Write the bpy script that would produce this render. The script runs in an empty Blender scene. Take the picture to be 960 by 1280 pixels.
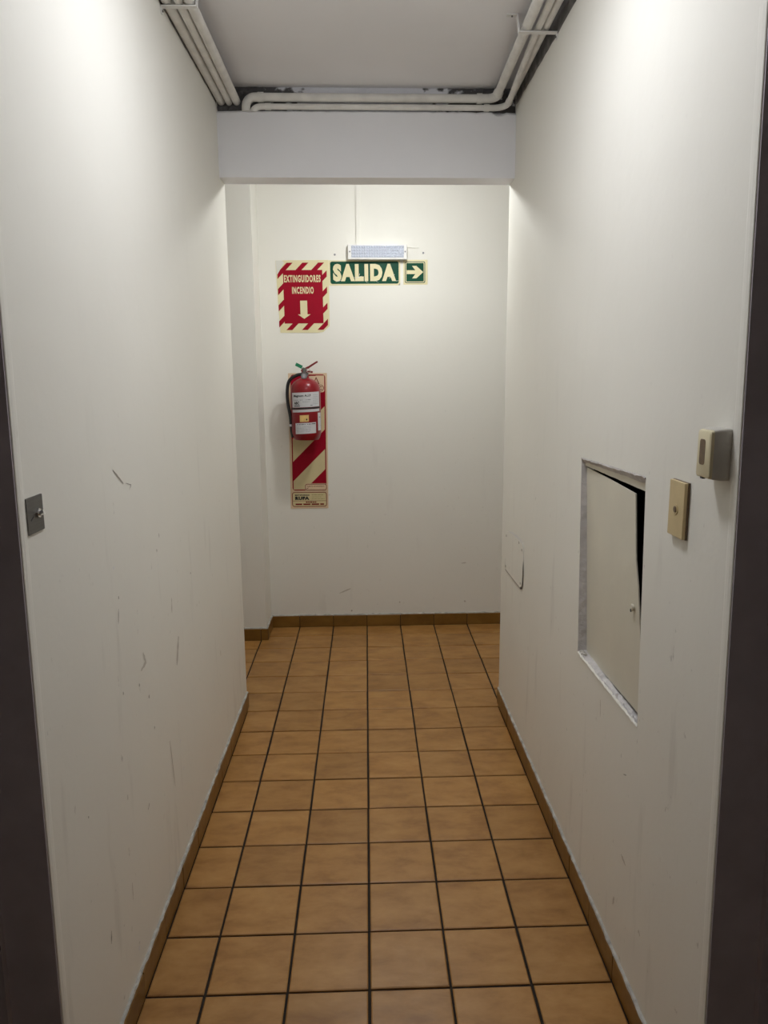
import bpy, bmesh, math, random
from mathutils import Vector, Matrix
random.seed(7)
S = bpy.context.scene
COL = S.collection

# ------------------------------------------------------------------ camera
cam = bpy.data.cameras.new('camera')
cam.sensor_fit = 'HORIZONTAL'; cam.sensor_width = 36.0
cam.lens = 958.785 * 36.0 / 960.0
cam.shift_x = (480 - 492.381) / 960.0
cam.shift_y = (649.706 - 640) / 960.0
cam.clip_start = 0.02
camo = bpy.data.objects.new('camera', cam); COL.objects.link(camo)
r_ = Vector((0.99932083, -0.0364673, -0.00529314)); u_ = Vector((0.01201907, 0.18677819, 0.98232859)); f_ = Vector((0.03483423, 0.98172503, -0.18708964))
camo.matrix_world = Matrix(((r_.x, u_.x, -f_.x, 0.0079), (r_.y, u_.y, -f_.y, -1.6296), (r_.z, u_.z, -f_.z, 1.4798), (0, 0, 0, 1)))
S.camera = camo

# ------------------------------------------------------------------ world, exposure
w = bpy.data.worlds.new('world'); S.world = w; w.use_nodes = True
w.node_tree.nodes['Background'].inputs[0].default_value = (0.5, 0.5, 0.5, 1)
w.node_tree.nodes['Background'].inputs[1].default_value = 0.02
S.view_settings.view_transform = 'Standard'; S.view_settings.look = 'None'
S.view_settings.exposure = 0.14; S.view_settings.gamma = 1.0; S.view_settings.use_curve_mapping = False
LAMP_HALL = 42.5       # emission strength, hallway ceiling lamp
LAMP_CROSS = 184.0      # emission strength, cross passage pendant
LAMP_HALL_COLOR = (0.955, 0.98, 1.05)
LAMP_CROSS_COLOR = (0.985, 1.0, 0.99)

# ------------------------------------------------------------------ materials
def mat(name, col, rough=0.5, metal=0.0, vary=0.0, vscale=6.0, bump=0.0, bscale=60.0, emit=0.0, spec=0.5, stretch=(1, 1, 1), coat=0.0):
    m = bpy.data.materials.new(name); m.use_nodes = True
    nt = m.node_tree; b = nt.nodes['Principled BSDF']
    b.inputs['Base Color'].default_value = (*col, 1); b.inputs['Roughness'].default_value = rough
    b.inputs['Metallic'].default_value = metal; b.inputs['Specular IOR Level'].default_value = spec
    if coat: b.inputs['Coat Weight'].default_value = coat; b.inputs['Coat Roughness'].default_value = 0.15
    if emit:
        b.inputs['Emission Color'].default_value = (*col, 1); b.inputs['Emission Strength'].default_value = emit
    g = nt.nodes.new('ShaderNodeNewGeometry')
    mp = nt.nodes.new('ShaderNodeMapping'); mp.inputs['Scale'].default_value = stretch
    nt.links.new(g.outputs['Position'], mp.inputs['Vector'])
    if vary:
        n = nt.nodes.new('ShaderNodeTexNoise'); n.inputs['Scale'].default_value = vscale; n.inputs['Detail'].default_value = 5
        nt.links.new(mp.outputs[0], n.inputs['Vector'])
        h = nt.nodes.new('ShaderNodeMapRange'); h.inputs[1].default_value = 0.3; h.inputs[2].default_value = 0.7
        h.inputs[3].default_value = 1 - vary; h.inputs[4].default_value = 1 + vary * 0.5
        nt.links.new(n.outputs['Fac'], h.inputs[0])
        mx = nt.nodes.new('ShaderNodeMix'); mx.data_type = 'RGBA'; mx.blend_type = 'MULTIPLY'; mx.inputs['Factor'].default_value = 1
        mx.inputs['A'].default_value = (*col, 1)
        nt.links.new(h.outputs[0], mx.inputs['B']); nt.links.new(mx.outputs['Result'], b.inputs['Base Color'])
    if bump:
        n2 = nt.nodes.new('ShaderNodeTexNoise'); n2.inputs['Scale'].default_value = bscale; n2.inputs['Detail'].default_value = 4
        nt.links.new(mp.outputs[0], n2.inputs['Vector'])
        bp = nt.nodes.new('ShaderNodeBump'); bp.inputs['Strength'].default_value = bump; bp.inputs['Distance'].default_value = 0.004
        nt.links.new(n2.outputs['Fac'], bp.inputs['Height']); nt.links.new(bp.outputs[0], b.inputs['Normal'])
    return m

def wall_mat(name, col, dirt=1.0, rough=0.48):
    """painted plaster: faint trowel relief, vertical grime streaks and small chips concentrated where people brush past (below 1.3 m)"""
    m = bpy.data.materials.new(name); m.use_nodes = True
    nt = m.node_tree; L = nt.links.new; b = nt.nodes['Principled BSDF']
    b.inputs['Roughness'].default_value = rough; b.inputs['Specular IOR Level'].default_value = 0.25
    g = nt.nodes.new('ShaderNodeNewGeometry')
    def noise(scale, stretch, detail=4):
        mp = nt.nodes.new('ShaderNodeMapping'); mp.inputs['Scale'].default_value = stretch; L(g.outputs['Position'], mp.inputs['Vector'])
        n = nt.nodes.new('ShaderNodeTexNoise'); n.inputs['Scale'].default_value = scale; n.inputs['Detail'].default_value = detail
        L(mp.outputs[0], n.inputs['Vector']); return n.outputs['Fac']
    def rng(x, a, b_, c, d):
        r = nt.nodes.new('ShaderNodeMapRange'); r.inputs[1].default_value = a; r.inputs[2].default_value = b_; r.inputs[3].default_value = c; r.inputs[4].default_value = d
        L(x, r.inputs[0]); return r.outputs[0]
    def mul(a, b_):
        x = nt.nodes.new('ShaderNodeMath'); x.operation = 'MULTIPLY'
        for i, v in enumerate((a, b_)):
            if isinstance(v, (int, float)): x.inputs[i].default_value = v
            else: L(v, x.inputs[i])
        return x.outputs[0]
    sep = nt.nodes.new('ShaderNodeSeparateXYZ'); L(g.outputs['Position'], sep.inputs[0])
    low = rng(sep.outputs['Z'], 0.9, 1.5, 1.0, 0.12)                   # brushed-past height: where the wear is
    broad = rng(noise(1.3, (1, 1, 1), 3), 0.35, 0.7, 0.0, 0.05 * dirt)
    streak = mul(rng(noise(7.0, (2.2, 2.2, 0.35), 5), 0.62, 0.78, 0.0, 0.16 * dirt), low)
    speck = mul(rng(noise(55.0, (1, 1, 0.6), 2), 0.72, 0.78, 0.0, 0.30 * dirt), low)
    a1 = nt.nodes.new('ShaderNodeMath'); a1.operation = 'ADD'; L(broad, a1.inputs[0]); L(streak, a1.inputs[1])
    a2 = nt.nodes.new('ShaderNodeMath'); a2.operation = 'ADD'; a2.use_clamp = True; L(a1.outputs[0], a2.inputs[0]); L(speck, a2.inputs[1])
    mx = nt.nodes.new('ShaderNodeMix'); mx.data_type = 'RGBA'
    mx.inputs['A'].default_value = (*col, 1); mx.inputs['B'].default_value = (0.22, 0.19, 0.15, 1)
    L(a2.outputs[0], mx.inputs['Factor']); L(mx.outputs['Result'], b.inputs['Base Color'])
    h1 = mul(noise(9.0, (1, 1, 1), 3), 1.0); h2 = mul(noise(120.0, (1, 1, 1), 3), 0.08)
    hh = nt.nodes.new('ShaderNodeMath'); hh.operation = 'ADD'; L(h1, hh.inputs[0]); L(h2, hh.inputs[1])
    bp = nt.nodes.new('ShaderNodeBump'); bp.inputs['Strength'].default_value = 0.28; bp.inputs['Distance'].default_value = 0.006
    L(hh.outputs[0], bp.inputs['Height']); L(bp.outputs[0], b.inputs['Normal'])
    return m

def tile_mat(name, c0, c1, c2, rough):
    m = bpy.data.materials.new(name); m.use_nodes = True
    nt = m.node_tree; L = nt.links.new; b = nt.nodes['Principled BSDF']
    g = nt.nodes.new('ShaderNodeNewGeometry'); oi = nt.nodes.new('ShaderNodeObjectInfo')
    ml = nt.nodes.new('ShaderNodeVectorMath'); ml.operation = 'SCALE'; ml.inputs[0].default_value = (37, 53, 11); L(oi.outputs['Random'], ml.inputs['Scale'])
    ad = nt.nodes.new('ShaderNodeVectorMath'); ad.operation = 'ADD'; L(g.outputs['Position'], ad.inputs[0]); L(ml.outputs[0], ad.inputs[1])
    mp = nt.nodes.new('ShaderNodeMapping'); mp.inputs['Scale'].default_value = (0.7, 1.3, 1); L(ad.outputs[0], mp.inputs['Vector'])
    n = nt.nodes.new('ShaderNodeTexNoise'); n.inputs['Scale'].default_value = 12; n.inputs['Detail'].default_value = 9; n.inputs['Roughness'].default_value = 0.62; n.inputs['Distortion'].default_value = 0.2
    L(mp.outputs[0], n.inputs['Vector'])
    cr = nt.nodes.new('ShaderNodeValToRGB')
    cr.color_ramp.elements[0].position = 0.30; cr.color_ramp.elements[0].color = (*c0, 1)
    cr.color_ramp.elements[1].position = 0.72; cr.color_ramp.elements[1].color = (*c2, 1)
    e = cr.color_ramp.elements.new(0.5); e.color = (*c1, 1)
    L(n.outputs['Fac'], cr.inputs[0])
    rr = nt.nodes.new('ShaderNodeMapRange'); rr.inputs[3].default_value = 0.90; rr.inputs[4].default_value = 1.08; L(oi.outputs['Random'], rr.inputs[0])
    mx = nt.nodes.new('ShaderNodeMix'); mx.data_type = 'RGBA'; mx.blend_type = 'MULTIPLY'; mx.inputs['Factor'].default_value = 1
    L(cr.outputs[0], mx.inputs['A']); L(rr.outputs[0], mx.inputs['B']); L(mx.outputs['Result'], b.inputs['Base Color'])
    n2 = nt.nodes.new('ShaderNodeTexNoise'); n2.inputs['Scale'].default_value = 30; n2.inputs['Detail'].default_value = 3; L(g.outputs['Position'], n2.inputs['Vector'])
    r2 = nt.nodes.new('ShaderNodeMapRange'); r2.inputs[3].default_value = rough - .06; r2.inputs[4].default_value = rough + .1; L(n2.outputs['Fac'], r2.inputs[0]); L(r2.outputs[0], b.inputs['Roughness'])
    n3 = nt.nodes.new('ShaderNodeTexNoise'); n3.inputs['Scale'].default_value = 14; L(g.outputs['Position'], n3.inputs['Vector'])
    bp = nt.nodes.new('ShaderNodeBump'); bp.inputs['Strength'].default_value = 0.12; bp.inputs['Distance'].default_value = 0.003; L(n3.outputs['Fac'], bp.inputs['Height']); L(bp.outputs[0], b.inputs['Normal'])
    b.inputs['Specular IOR Level'].default_value = 0.4
    return m

def rough_mat(name):
    """bare, badly finished band above the beam: flaked white wash with dark concrete showing, mostly near both ends"""
    m = bpy.data.materials.new(name); m.use_nodes = True
    nt = m.node_tree; L = nt.links.new; b = nt.nodes['Principled BSDF']; b.inputs['Roughness'].default_value = 0.9
    g = nt.nodes.new('ShaderNodeNewGeometry'); sep = nt.nodes.new('ShaderNodeSeparateXYZ'); L(g.outputs['Position'], sep.inputs[0])
    sub = nt.nodes.new('ShaderNodeMath'); sub.operation = 'SUBTRACT'; L(sep.outputs['X'], sub.inputs[0]); sub.inputs[1].default_value = 0.03
    ab = nt.nodes.new('ShaderNodeMath'); ab.operation = 'ABSOLUTE'; L(sub.outputs[0], ab.inputs[0])
    r = nt.nodes.new('ShaderNodeMapRange'); r.inputs[1].default_value = 0.18; r.inputs[2].default_value = 0.42; r.inputs[3].default_value = -0.12; r.inputs[4].default_value = 0.30; L(ab.outputs[0], r.inputs[0])
    mp = nt.nodes.new('ShaderNodeMapping'); mp.inputs['Scale'].default_value = (1, 1, 1.6); L(g.outputs['Position'], mp.inputs['Vector'])
    n = nt.nodes.new('ShaderNodeTexNoise'); n.inputs['Scale'].default_value = 26; n.inputs['Detail'].default_value = 6; L(mp.outputs[0], n.inputs['Vector'])
    ad = nt.nodes.new('ShaderNodeMath'); ad.operation = 'ADD'; L(n.outputs['Fac'], ad.inputs[0]); L(r.outputs[0], ad.inputs[1])
    cr = nt.nodes.new('ShaderNodeValToRGB'); cr.color_ramp.elements[0].position = 0.55; cr.color_ramp.elements[0].color = (.86, .86, .90, 1)
    cr.color_ramp.elements[1].position = 0.66; cr.color_ramp.elements[1].color = (.11, .105, .105, 1)
    L(ad.outputs[0], cr.inputs[0]); L(cr.outputs[0], b.inputs['Base Color'])
    bp = nt.nodes.new('ShaderNodeBump'); bp.inputs['Strength'].default_value = 0.8; bp.inputs['Distance'].default_value = 0.008; L(n.outputs['Fac'], bp.inputs['Height']); L(bp.outputs[0], b.inputs['Normal'])
    return m

M = dict(
    wall=wall_mat('wall_paint', (0.885, 0.865, 0.79), rough=0.55),
    wallb=wall_mat('back_wall_paint', (0.885, 0.87, 0.80), 0.5, rough=0.7),
    beam=mat('beam_paint', (0.92, 0.92, 0.945), 0.6, vary=0.03, vscale=3, bump=0.12, bscale=25),
    ceil=mat('ceiling_paint', (0.92, 0.91, 0.925), 0.75, vary=0.04, vscale=2, bump=0.1, bscale=20),
    raw=rough_mat('flaked_concrete'),
    mottled=mat('dark_wall_band', (0.20, 0.19, 0.18), 0.95, vary=0.55, vscale=22, bump=0.8, bscale=60),
    reveal=mat('hatch_reveal_plaster', (0.66, 0.63, 0.615), 0.85, vary=0.14, vscale=30, bump=0.7, bscale=90),
    chip=mat('white_filler', (0.82, 0.81, 0.78), 0.8, bump=0.5, bscale=90),
    plaster=mat('bare_plaster', (0.56, 0.53, 0.48), 0.9, vary=0.4, vscale=40, bump=0.8, bscale=120),
    mortar=mat('mortar_line', (0.50, 0.49, 0.45), 0.9, vary=0.4, vscale=30, bump=0.7, bscale=100),
    scuff=mat('scuff_dirt', (0.42, 0.385, 0.335), 0.7),
    faint=mat('faint_dirt', (0.62, 0.58, 0.51), 0.7),
    tile=tile_mat('floor_tile_glaze', (0.285, 0.128, 0.030), (0.395, 0.195, 0.052), (0.475, 0.255, 0.080), 0.36),
    skirt=tile_mat('skirting_tile_glaze', (0.17, 0.080, 0.013), (0.22, 0.108, 0.019), (0.26, 0.135, 0.027), 0.36),
    grout=mat('dark_grout', (0.022, 0.015, 0.010), 0.95, vary=0.3, vscale=40, bump=0.4, bscale=200),
    pipe=mat('painted_conduit', (0.86, 0.84, 0.79), 0.5, vary=0.12, vscale=18, bump=0.15, bscale=60),
    white=mat('white_enamel', (0.84, 0.83, 0.80), 0.4, vary=0.05, vscale=20),
    frame=mat('dark_brown_steel', (0.50, 0.45, 0.495), 0.5, vary=0.15, vscale=8),
    leafd=mat('dark_door_leaf', (0.03, 0.022, 0.018), 0.55, vary=0.2, vscale=5),
    hatch=mat('hatch_cream_paint', (0.74, 0.70, 0.58), 0.5, vary=0.05, vscale=5, bump=0.1, bscale=30),
    black=mat('cavity_shade', (0.012, 0.011, 0.010), 0.95),
    cream=mat('cream_plastic', (0.78, 0.70, 0.47), 0.4, vary=0.03),
    greyp=mat('grey_plastic', (0.60, 0.57, 0.51), 0.5, vary=0.1, vscale=30),  # sounder body, greyer than its cream front cover
    tan=mat('aged_tan_plastic', (0.66, 0.52, 0.28), 0.4, vary=0.05, vscale=30),
    brown=mat('brown_lens', (0.16, 0.10, 0.05), 0.3, vary=0.25, vscale=80),
    steel=mat('brushed_steel', (0.17, 0.165, 0.155), 0.5, 0.7, vary=0.1, vscale=20, stretch=(1, 1, 12)),
    chrome=mat('chrome', (0.85, 0.85, 0.86), 0.12, 1.0),
    dark=mat('black_rubber', (0.012, 0.012, 0.013), 0.45),
    red=mat('red_enamel', (0.25, 0.003, 0.010), 0.28, coat=0.2, spec=0.4),
    darkred=mat('dark_red_enamel', (0.20, 0.010, 0.012), 0.35),
    rprint=mat('sign_red_print', (0.33, 0.002, 0.018), 0.5, vary=0.06, vscale=12, spec=0.15),
    glow=mat('photoluminescent_cream', (0.80, 0.73, 0.44), 0.45, vary=0.04, vscale=15),
    glowp=mat('panel_cream', (0.70, 0.60, 0.34), 0.45, vary=0.06, vscale=15),
    glowe=mat('panel_cream_edge', (0.78, 0.60, 0.40), 0.45, vary=0.06, vscale=15),
    gprint=mat('sign_green_print', (0.005, 0.072, 0.038), 0.4, vary=0.1, vscale=12, spec=0.15),
    gline=mat('sign_dark_green_line', (0.008, 0.06, 0.035), 0.35),
    ink=mat('black_ink', (0.012, 0.012, 0.014), 0.5),
    rink=mat('red_ink', (0.20, 0.015, 0.012), 0.6, spec=0.2),
    gink=mat('grey_ink', (0.28, 0.28, 0.30), 0.5),
    olive=mat('olive_ink', (0.34, 0.31, 0.10), 0.5),
    paper=mat('white_label', (0.64, 0.64, 0.66), 0.4, vary=0.04, vscale=40),
    yellow=mat('yellow_label', (0.80, 0.55, 0.20), 0.45, vary=0.15, vscale=90),
    green=mat('green_seal', (0.01, 0.22, 0.10), 0.4),
    lens=mat('clear_led_lens', (0.60, 0.64, 0.74), 0.3, coat=0.1),
    tape=mat('pale_tape', (0.76, 0.75, 0.68), 0.35),
)

# ------------------------------------------------------------------ geometry helpers
def world_loc(o):
    v = Vector((0, 0, 0))
    while o is not None: v = v + o.location; o = o.parent
    return v
def link(name, me, material=None, parent=None, origin=None):
    o = bpy.data.objects.new(name, me); COL.objects.link(o)
    if material is not None and me is not None: me.materials.clear(); me.materials.append(material)
    if parent is not None: o.parent = parent
    return o
def build(name, verts, faces, material, parent=None, smooth=False, origin=None):
    """verts in world space; stored relative to the parent, or to origin for a parentless object"""
    base = Vector(origin) if origin is not None else (world_loc(parent) if parent is not None else Vector((0, 0, 0)))
    me = bpy.data.meshes.new(name)
    me.from_pydata([tuple(Vector(v) - base) for v in verts], [], faces); me.update()
    bm = bmesh.new(); bm.from_mesh(me); bmesh.ops.recalc_face_normals(bm, faces=bm.faces)
    if smooth:
        for f in bm.faces: f.smooth = True
        for e in bm.edges:
            if len(e.link_faces) == 2 and e.calc_face_angle(0) > 0.6: e.smooth = False
    bm.to_mesh(me); bm.free()
    o = link(name, me, material, parent)
    if origin is not None:
        o.location = Vector(origin) - (world_loc(parent) if parent is not None else Vector((0, 0, 0)))
    return o
def thing(name, label, cat, loc, group=None):
    o = bpy.data.objects.new(name, None); COL.objects.link(o); o.location = loc; o.empty_display_size = 0.05
    o['label'] = label; o['category'] = cat
    if group: o['group'] = group
    return o
def tag(o, label, cat, group=None):
    o['label'] = label; o['category'] = cat
    if group: o['group'] = group
    return o
def struct(o): o['kind'] = 'structure'; return o

class G:
    """collects simple shapes into one mesh"""
    def __init__(s): s.v = []; s.f = []
    def add(s, v, f): n = len(s.v); s.v += [tuple(x) for x in v]; s.f += [tuple(i + n for i in q) for q in f]; return s
    def quad(s, a, b, c, d): return s.add([a, b, c, d], [(0, 1, 2, 3)])
    def hexa(s, c):   # 4 bottom corners then 4 top corners
        return s.add(c, [(0, 1, 2, 3), (7, 6, 5, 4), (0, 4, 5, 1), (1, 5, 6, 2), (2, 6, 7, 3), (3, 7, 4, 0)])
    def box(s, x0, x1, y0, y1, z0, z1):
        return s.hexa([(x0, y0, z0), (x1, y0, z0), (x1, y1, z0), (x0, y1, z0), (x0, y0, z1), (x1, y0, z1), (x1, y1, z1), (x0, y1, z1)])
    def cbox(s, x0, x1, y0, y1, z0, z1, b):   # box with all edges bevelled
        bm = bmesh.new(); bmesh.ops.create_cube(bm, size=1)
        for v in bm.verts: v.co = Vector(((x0 + x1) / 2 + v.co.x * (x1 - x0), (y0 + y1) / 2 + v.co.y * (y1 - y0), (z0 + z1) / 2 + v.co.z * (z1 - z0)))
        bmesh.ops.bevel(bm, geom=bm.edges[:], offset=b, segments=2, affect='EDGES', profile=0.6)
        bm.verts.index_update(); s.add([v.co[:] for v in bm.verts], [[v.index for v in f.verts] for f in bm.faces]); bm.free(); return s
    def tube(s, pts, r, n=16, caps=True):
        pts = [Vector(p) for p in pts]; R = r if isinstance(r, (list, tuple)) else [r] * len(pts)
        t0 = (pts[1] - pts[0]).normalized(); a = t0.orthogonal().normalized()
        rings = []
        for i, p in enumerate(pts):
            t = (pts[min(i + 1, len(pts) - 1)] - pts[max(i - 1, 0)]).normalized()
            a = (a - t * a.dot(t)).normalized(); b = t.cross(a)
            rings.append([p + (a * math.cos(k * 2 * math.pi / n) + b * math.sin(k * 2 * math.pi / n)) * R[i] for k in range(n)])
        v = [x for q in rings for x in q]; f = []
        for i in range(len(pts) - 1):
            for k in range(n): f.append((i * n + k, i * n + (k + 1) % n, (i + 1) * n + (k + 1) % n, (i + 1) * n + k))
        if caps: f.append(tuple(range(n))); f.append(tuple((len(pts) - 1) * n + k for k in range(n)))
        return s.add(v, f)
    def lathe(s, cx, cy, prof, n=40, a0=0, a1=2 * math.pi, lean=0.0, z0=0.0):
        full = abs(a1 - a0 - 2 * math.pi) < 1e-6; m = n if full else n + 1
        v = []; f = []
        for r, z in prof:
            for k in range(m):
                a = a0 + (a1 - a0) * k / n; v.append((cx + r * math.cos(a) + (z - z0) * lean, cy + r * math.sin(a), z))
        for i in range(len(prof) - 1):
            for k in range(n if full else n):
                k2 = (k + 1) % m; f.append((i * m + k, i * m + k2, (i + 1) * m + k2, (i + 1) * m + k))
        return s.add(v, f)
    def plate(s, poly, d0, d1, place):   # 2-D outline given thickness d0..d1 and put in space by place(u, v, d)
        n = len(poly); v = [place(u, w_, d0) for u, w_ in poly] + [place(u, w_, d1) for u, w_ in poly]
        return s.add(v, [tuple(range(n)), tuple(range(n, 2 * n))] + [(i, (i + 1) % n, n + (i + 1) % n, n + i) for i in range(n)])
    def make(s, name, material, parent=None, smooth=False, origin=None): return build(name, s.v, s.f, material, parent, smooth, origin)

def rrect(x0, x1, y0, y1, r, n=5):
    p = []
    for cx, cy, a in ((x1 - r, y1 - r, 0), (x0 + r, y1 - r, 90), (x0 + r, y0 + r, 180), (x1 - r, y0 + r, 270)):
        for k in range(n + 1): t = math.radians(a + 90 * k / n); p.append((cx + r * math.cos(t), cy + r * math.sin(t)))
    return p
def ring_faces(outer, inner): n = len(outer); return [(i, (i + 1) % n, n + (i + 1) % n, n + i) for i in range(n)]
def clip(poly, x0, x1, y0, y1):
    for ax, val, sg in ((0, x0, 1), (0, x1, -1), (1, y0, 1), (1, y1, -1)):
        out = []
        for i, p in enumerate(poly):
            q = poly[(i + 1) % len(poly)]; dp = (p[ax] - val) * sg; dq = (q[ax] - val) * sg
            if dp >= 0: out.append(p)
            if dp * dq < 0: t = dp / (dp - dq); out.append((p[0] + (q[0] - p[0]) * t, p[1] + (q[1] - p[1]) * t))
        poly = out
        if len(poly) < 3: return []
    return poly
_tx = {}
def text2d(txt, x0, x1, y0, y1, bold=0.0, res=3, sp=1.0):
    """flat letter outlines (triangulated) fitted into the box x0..x1, y0..y1"""
    cu = bpy.data.curves.new('t', 'FONT'); cu.body = txt; cu.size = 1; cu.offset = bold; cu.space_character = sp; cu.resolution_u = res; cu.fill_mode = 'FRONT'
    ob = bpy.data.objects.new('t', cu); COL.objects.link(ob)
    dg = bpy.context.evaluated_depsgraph_get(); me = ob.evaluated_get(dg).to_mesh()
    v = [(p.co.x, p.co.y) for p in me.vertices]; f = [tuple(q.vertices) for q in me.polygons]
    ob.evaluated_get(dg).to_mesh_clear(); bpy.data.objects.remove(ob); bpy.data.curves.remove(cu)
    ax = min(p[0] for p in v); bx = max(p[0] for p in v); ay = min(p[1] for p in v); by = max(p[1] for p in v)
    return [(x0 + (p[0] - ax) / (bx - ax) * (x1 - x0), y0 + (p[1] - ay) / (by - ay) * (y1 - y0)) for p in v], f
def dashes(x0, x1, y0, y1, seed):   # print too small to read in the photograph: a row of word-length bars
    rd = random.Random(seed); out = []; x = x0
    while x < x1 - 0.001:
        l = rd.uniform(0.12, 0.3) * (x1 - x0); e = min(x + l, x1); out.append([(x, y0), (e, y0), (e, y1), (x, y1)]); x = e + 0.04 * (x1 - x0)
    return out

# ------------------------------------------------------------------ room dimensions (metres; y runs along the hallway, z up)
CZ = 2.556                                            # ceiling
YB = 2.772                                            # back wall
YE = 1.656                                            # far ends of the hallway's side walls
def xl(y): return -0.553 + (y + 0.42) * 0.0035        # left wall plane
def xr(y): return 0.6105 - (y + 0.45) * 0.0048        # right wall plane
def yel(z): return -0.386 - (1.6 - z) * 0.022         # door opening edge, left
def yer(z): return -0.392 - (2.0 - z) * 0.035         # door opening edge, right
YD = -1.36                                            # near side of both door openings
YN = -2.30                                            # wall behind the viewpoint
DH = 2.02                                             # door opening height

# floor ------------------------------------------------------------
flo = struct(G().box(-1.6, 2.3, YN - .1, YB + .1, -0.12, -0.005).make('floor', M['grout']))
P = 0.2; J = 0.0068
def tile_mesh(x0, x1, y0, y1):
    hx, hy = (x1 - x0) / 2, (y1 - y0) / 2; b = 0.003; g = G()
    v = [(sx * hx, sy * hy, z) for z in (-0.010, -0.0018) for sx, sy in ((-1, -1), (1, -1), (1, 1), (-1, 1))]
    v += [(sx * (hx - b), sy * (hy - b), 0) for sx, sy in ((-1, -1), (1, -1), (1, 1), (-1, 1))]
    f = [(8, 9, 10, 11)] + [(i + a, (i + 1) % 4 + a, (i + 1) % 4 + a + 4, i + a + 4) for a in (0, 4) for i in range(4)]
    me = bpy.data.meshes.new('tile'); me.from_pydata(v, [], f); me.update(); me.materials.append(M['tile']); return me
_tc = {}
rest = G()
def put_tile(x0, x1, y0, y1, seen=True):
    if x1 - x0 < 0.012 or y1 - y0 < 0.012: return
    dz = random.uniform(-0.0007, 0.0007)
    if not seen:
        rest.box(x0, x1, y0, y1, -0.01, dz); return
    k = (round(x1 - x0, 4), round(y1 - y0, 4))
    if k not in _tc: _tc[k] = tile_mesh(x0, x1, y0, y1)
    o = bpy.data.objects.new('tile', _tc[k]); COL.objects.link(o); o.parent = flo
    o.location = ((x0 + x1) / 2 + random.uniform(-.0006, .0006), (y0 + y1) / 2 + random.uniform(-.0006, .0006), dz)
    o.rotation_euler = (random.uniform(-.002, .002), random.uniform(-.002, .002), random.uniform(-.0025, .0025))
for r in range(-12, 14):
    y0, y1 = r * P + J / 2, (r + 1) * P - J / 2
    for c in range(-8, 12):
        x0, x1 = c * P + J / 2, (c + 1) * P - J / 2
        if r < 8:                                      # hallway
            a = max(x0, xl(y0) + 0.0115); b_ = min(x1, xr(y0) - 0.0115)
            if y1 < -0.46 and r > -8: a, b_ = a, b_
            put_tile(a, b_, max(y0, YN), y1, r >= -4)
        elif r == 8:                                   # row that passes the wall ends (it runs on under them)
            if x1 < -0.61 or x0 > 0.61: put_tile(x0, x1, YE + .012, y1, x1 > -1.05 and x0 < 1.05)
            else: put_tile(x0, x1, y0, y1)
        else:
            ymax = YB - 0.0115 if x1 > -0.56 else 2.545 - 0.0115
            put_tile(x0, x1, y0, min(y1, ymax), x1 > -1.05 and x0 < 1.25)
o = rest.make('tile_field', M['tile'], flo); o['kind'] = 'stuff'

# ceiling ------------------------------------------------------------
struct(G().box(-1.6, 2.3, YN - .1, YB + .1, CZ, CZ + 0.1).make('ceiling', M['ceil']))

# left wall ------------------------------------------------------------
TH = 0.17
g = G()
def slab(g, fx, sgn, ya0, ya1, yb0, yb1, z0, z1, th=TH):
    """wall block between y edges (ya at z0, z1) and (yb at z0, z1)"""
    g.hexa([(fx(ya0), ya0, z0), (fx(yb0), yb0, z0), (sgn * (abs(fx(yb0)) + th), yb0, z0), (sgn * (abs(fx(ya0)) + th), ya0, z0),
            (fx(ya1), ya1, z1), (fx(yb1), yb1, z1), (sgn * (abs(fx(yb1)) + th), yb1, z1), (sgn * (abs(fx(ya1)) + th), ya1, z1)])
slab(g, xl, -1, yel(0), yel(DH), YE, YE, 0, DH)
slab(g, xl, -1, YN, YN, YE, YE, DH, CZ)
slab(g, xl, -1, YN, YN, YD, YD, 0, DH)
WL = struct(g.make('wall_left', M['wall']))

# right wall with the hatch hole ------------------------------------------------------------
HT = [(0.478, 1.246), (-0.012, 1.257), (-0.044, 0.698), (0.438, 0.694)]     # hole: far top, near top, near bottom, far bottom
g = G()
def R3(y, z, d=0.0): return (xr(y) + d, y, z)
OUT = [(YE, DH), (yer(DH), DH), (yer(0), 0), (YE, 0)]
for i in range(4):
    j = (i + 1) % 4
    g.quad(R3(*OUT[i]), R3(*OUT[j]), R3(*HT[j]), R3(*HT[i]))
    g.quad(R3(*OUT[i], TH), R3(*OUT[j], TH), R3(*HT[j], TH), R3(*HT[i], TH))
    g.quad(R3(*OUT[i]), R3(*OUT[j]), R3(*OUT[j], TH), R3(*OUT[i], TH))
slab(g, xr, 1, YN, YN, YE, YE, DH, CZ)
slab(g, xr, 1, YN, YN, YD, YD, 0, DH)
WR = struct(g.make('wall_right', M['wall']))

# back of the cross passage ------------------------------------------------------------
WB = struct(G().box(-0.60, 2.3, YB, YB + 0.15, 0, CZ).make('wall_back', M['wallb']))
g = G().box(-1.6, -0.568, 2.545, YB + 0.15, 0, CZ)
PR = struct(g.make('wall_pier', M['wallb']))
struct(G().box(-1.6, -0.723, YE - .16, YE, 0, CZ).make('wall_front_left', M['wallb']))
struct(G().box(0.771, 2.3, YE - .16, YE, 0, CZ).make('wall_front_right', M['wallb']))
struct(G().box(-1.75, -1.6, YE - .16, 2.6, 0, CZ).make('wall_end_left', M['wallb']))
struct(G().box(2.3, 2.45, YE - .16, YB + .15, 0, CZ).make('wall_end_right', M['wallb']))
struct(G().box(-0.75, 0.80, YN - .15, YN, 0, CZ).make('wall_front', M['wall']))

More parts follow.
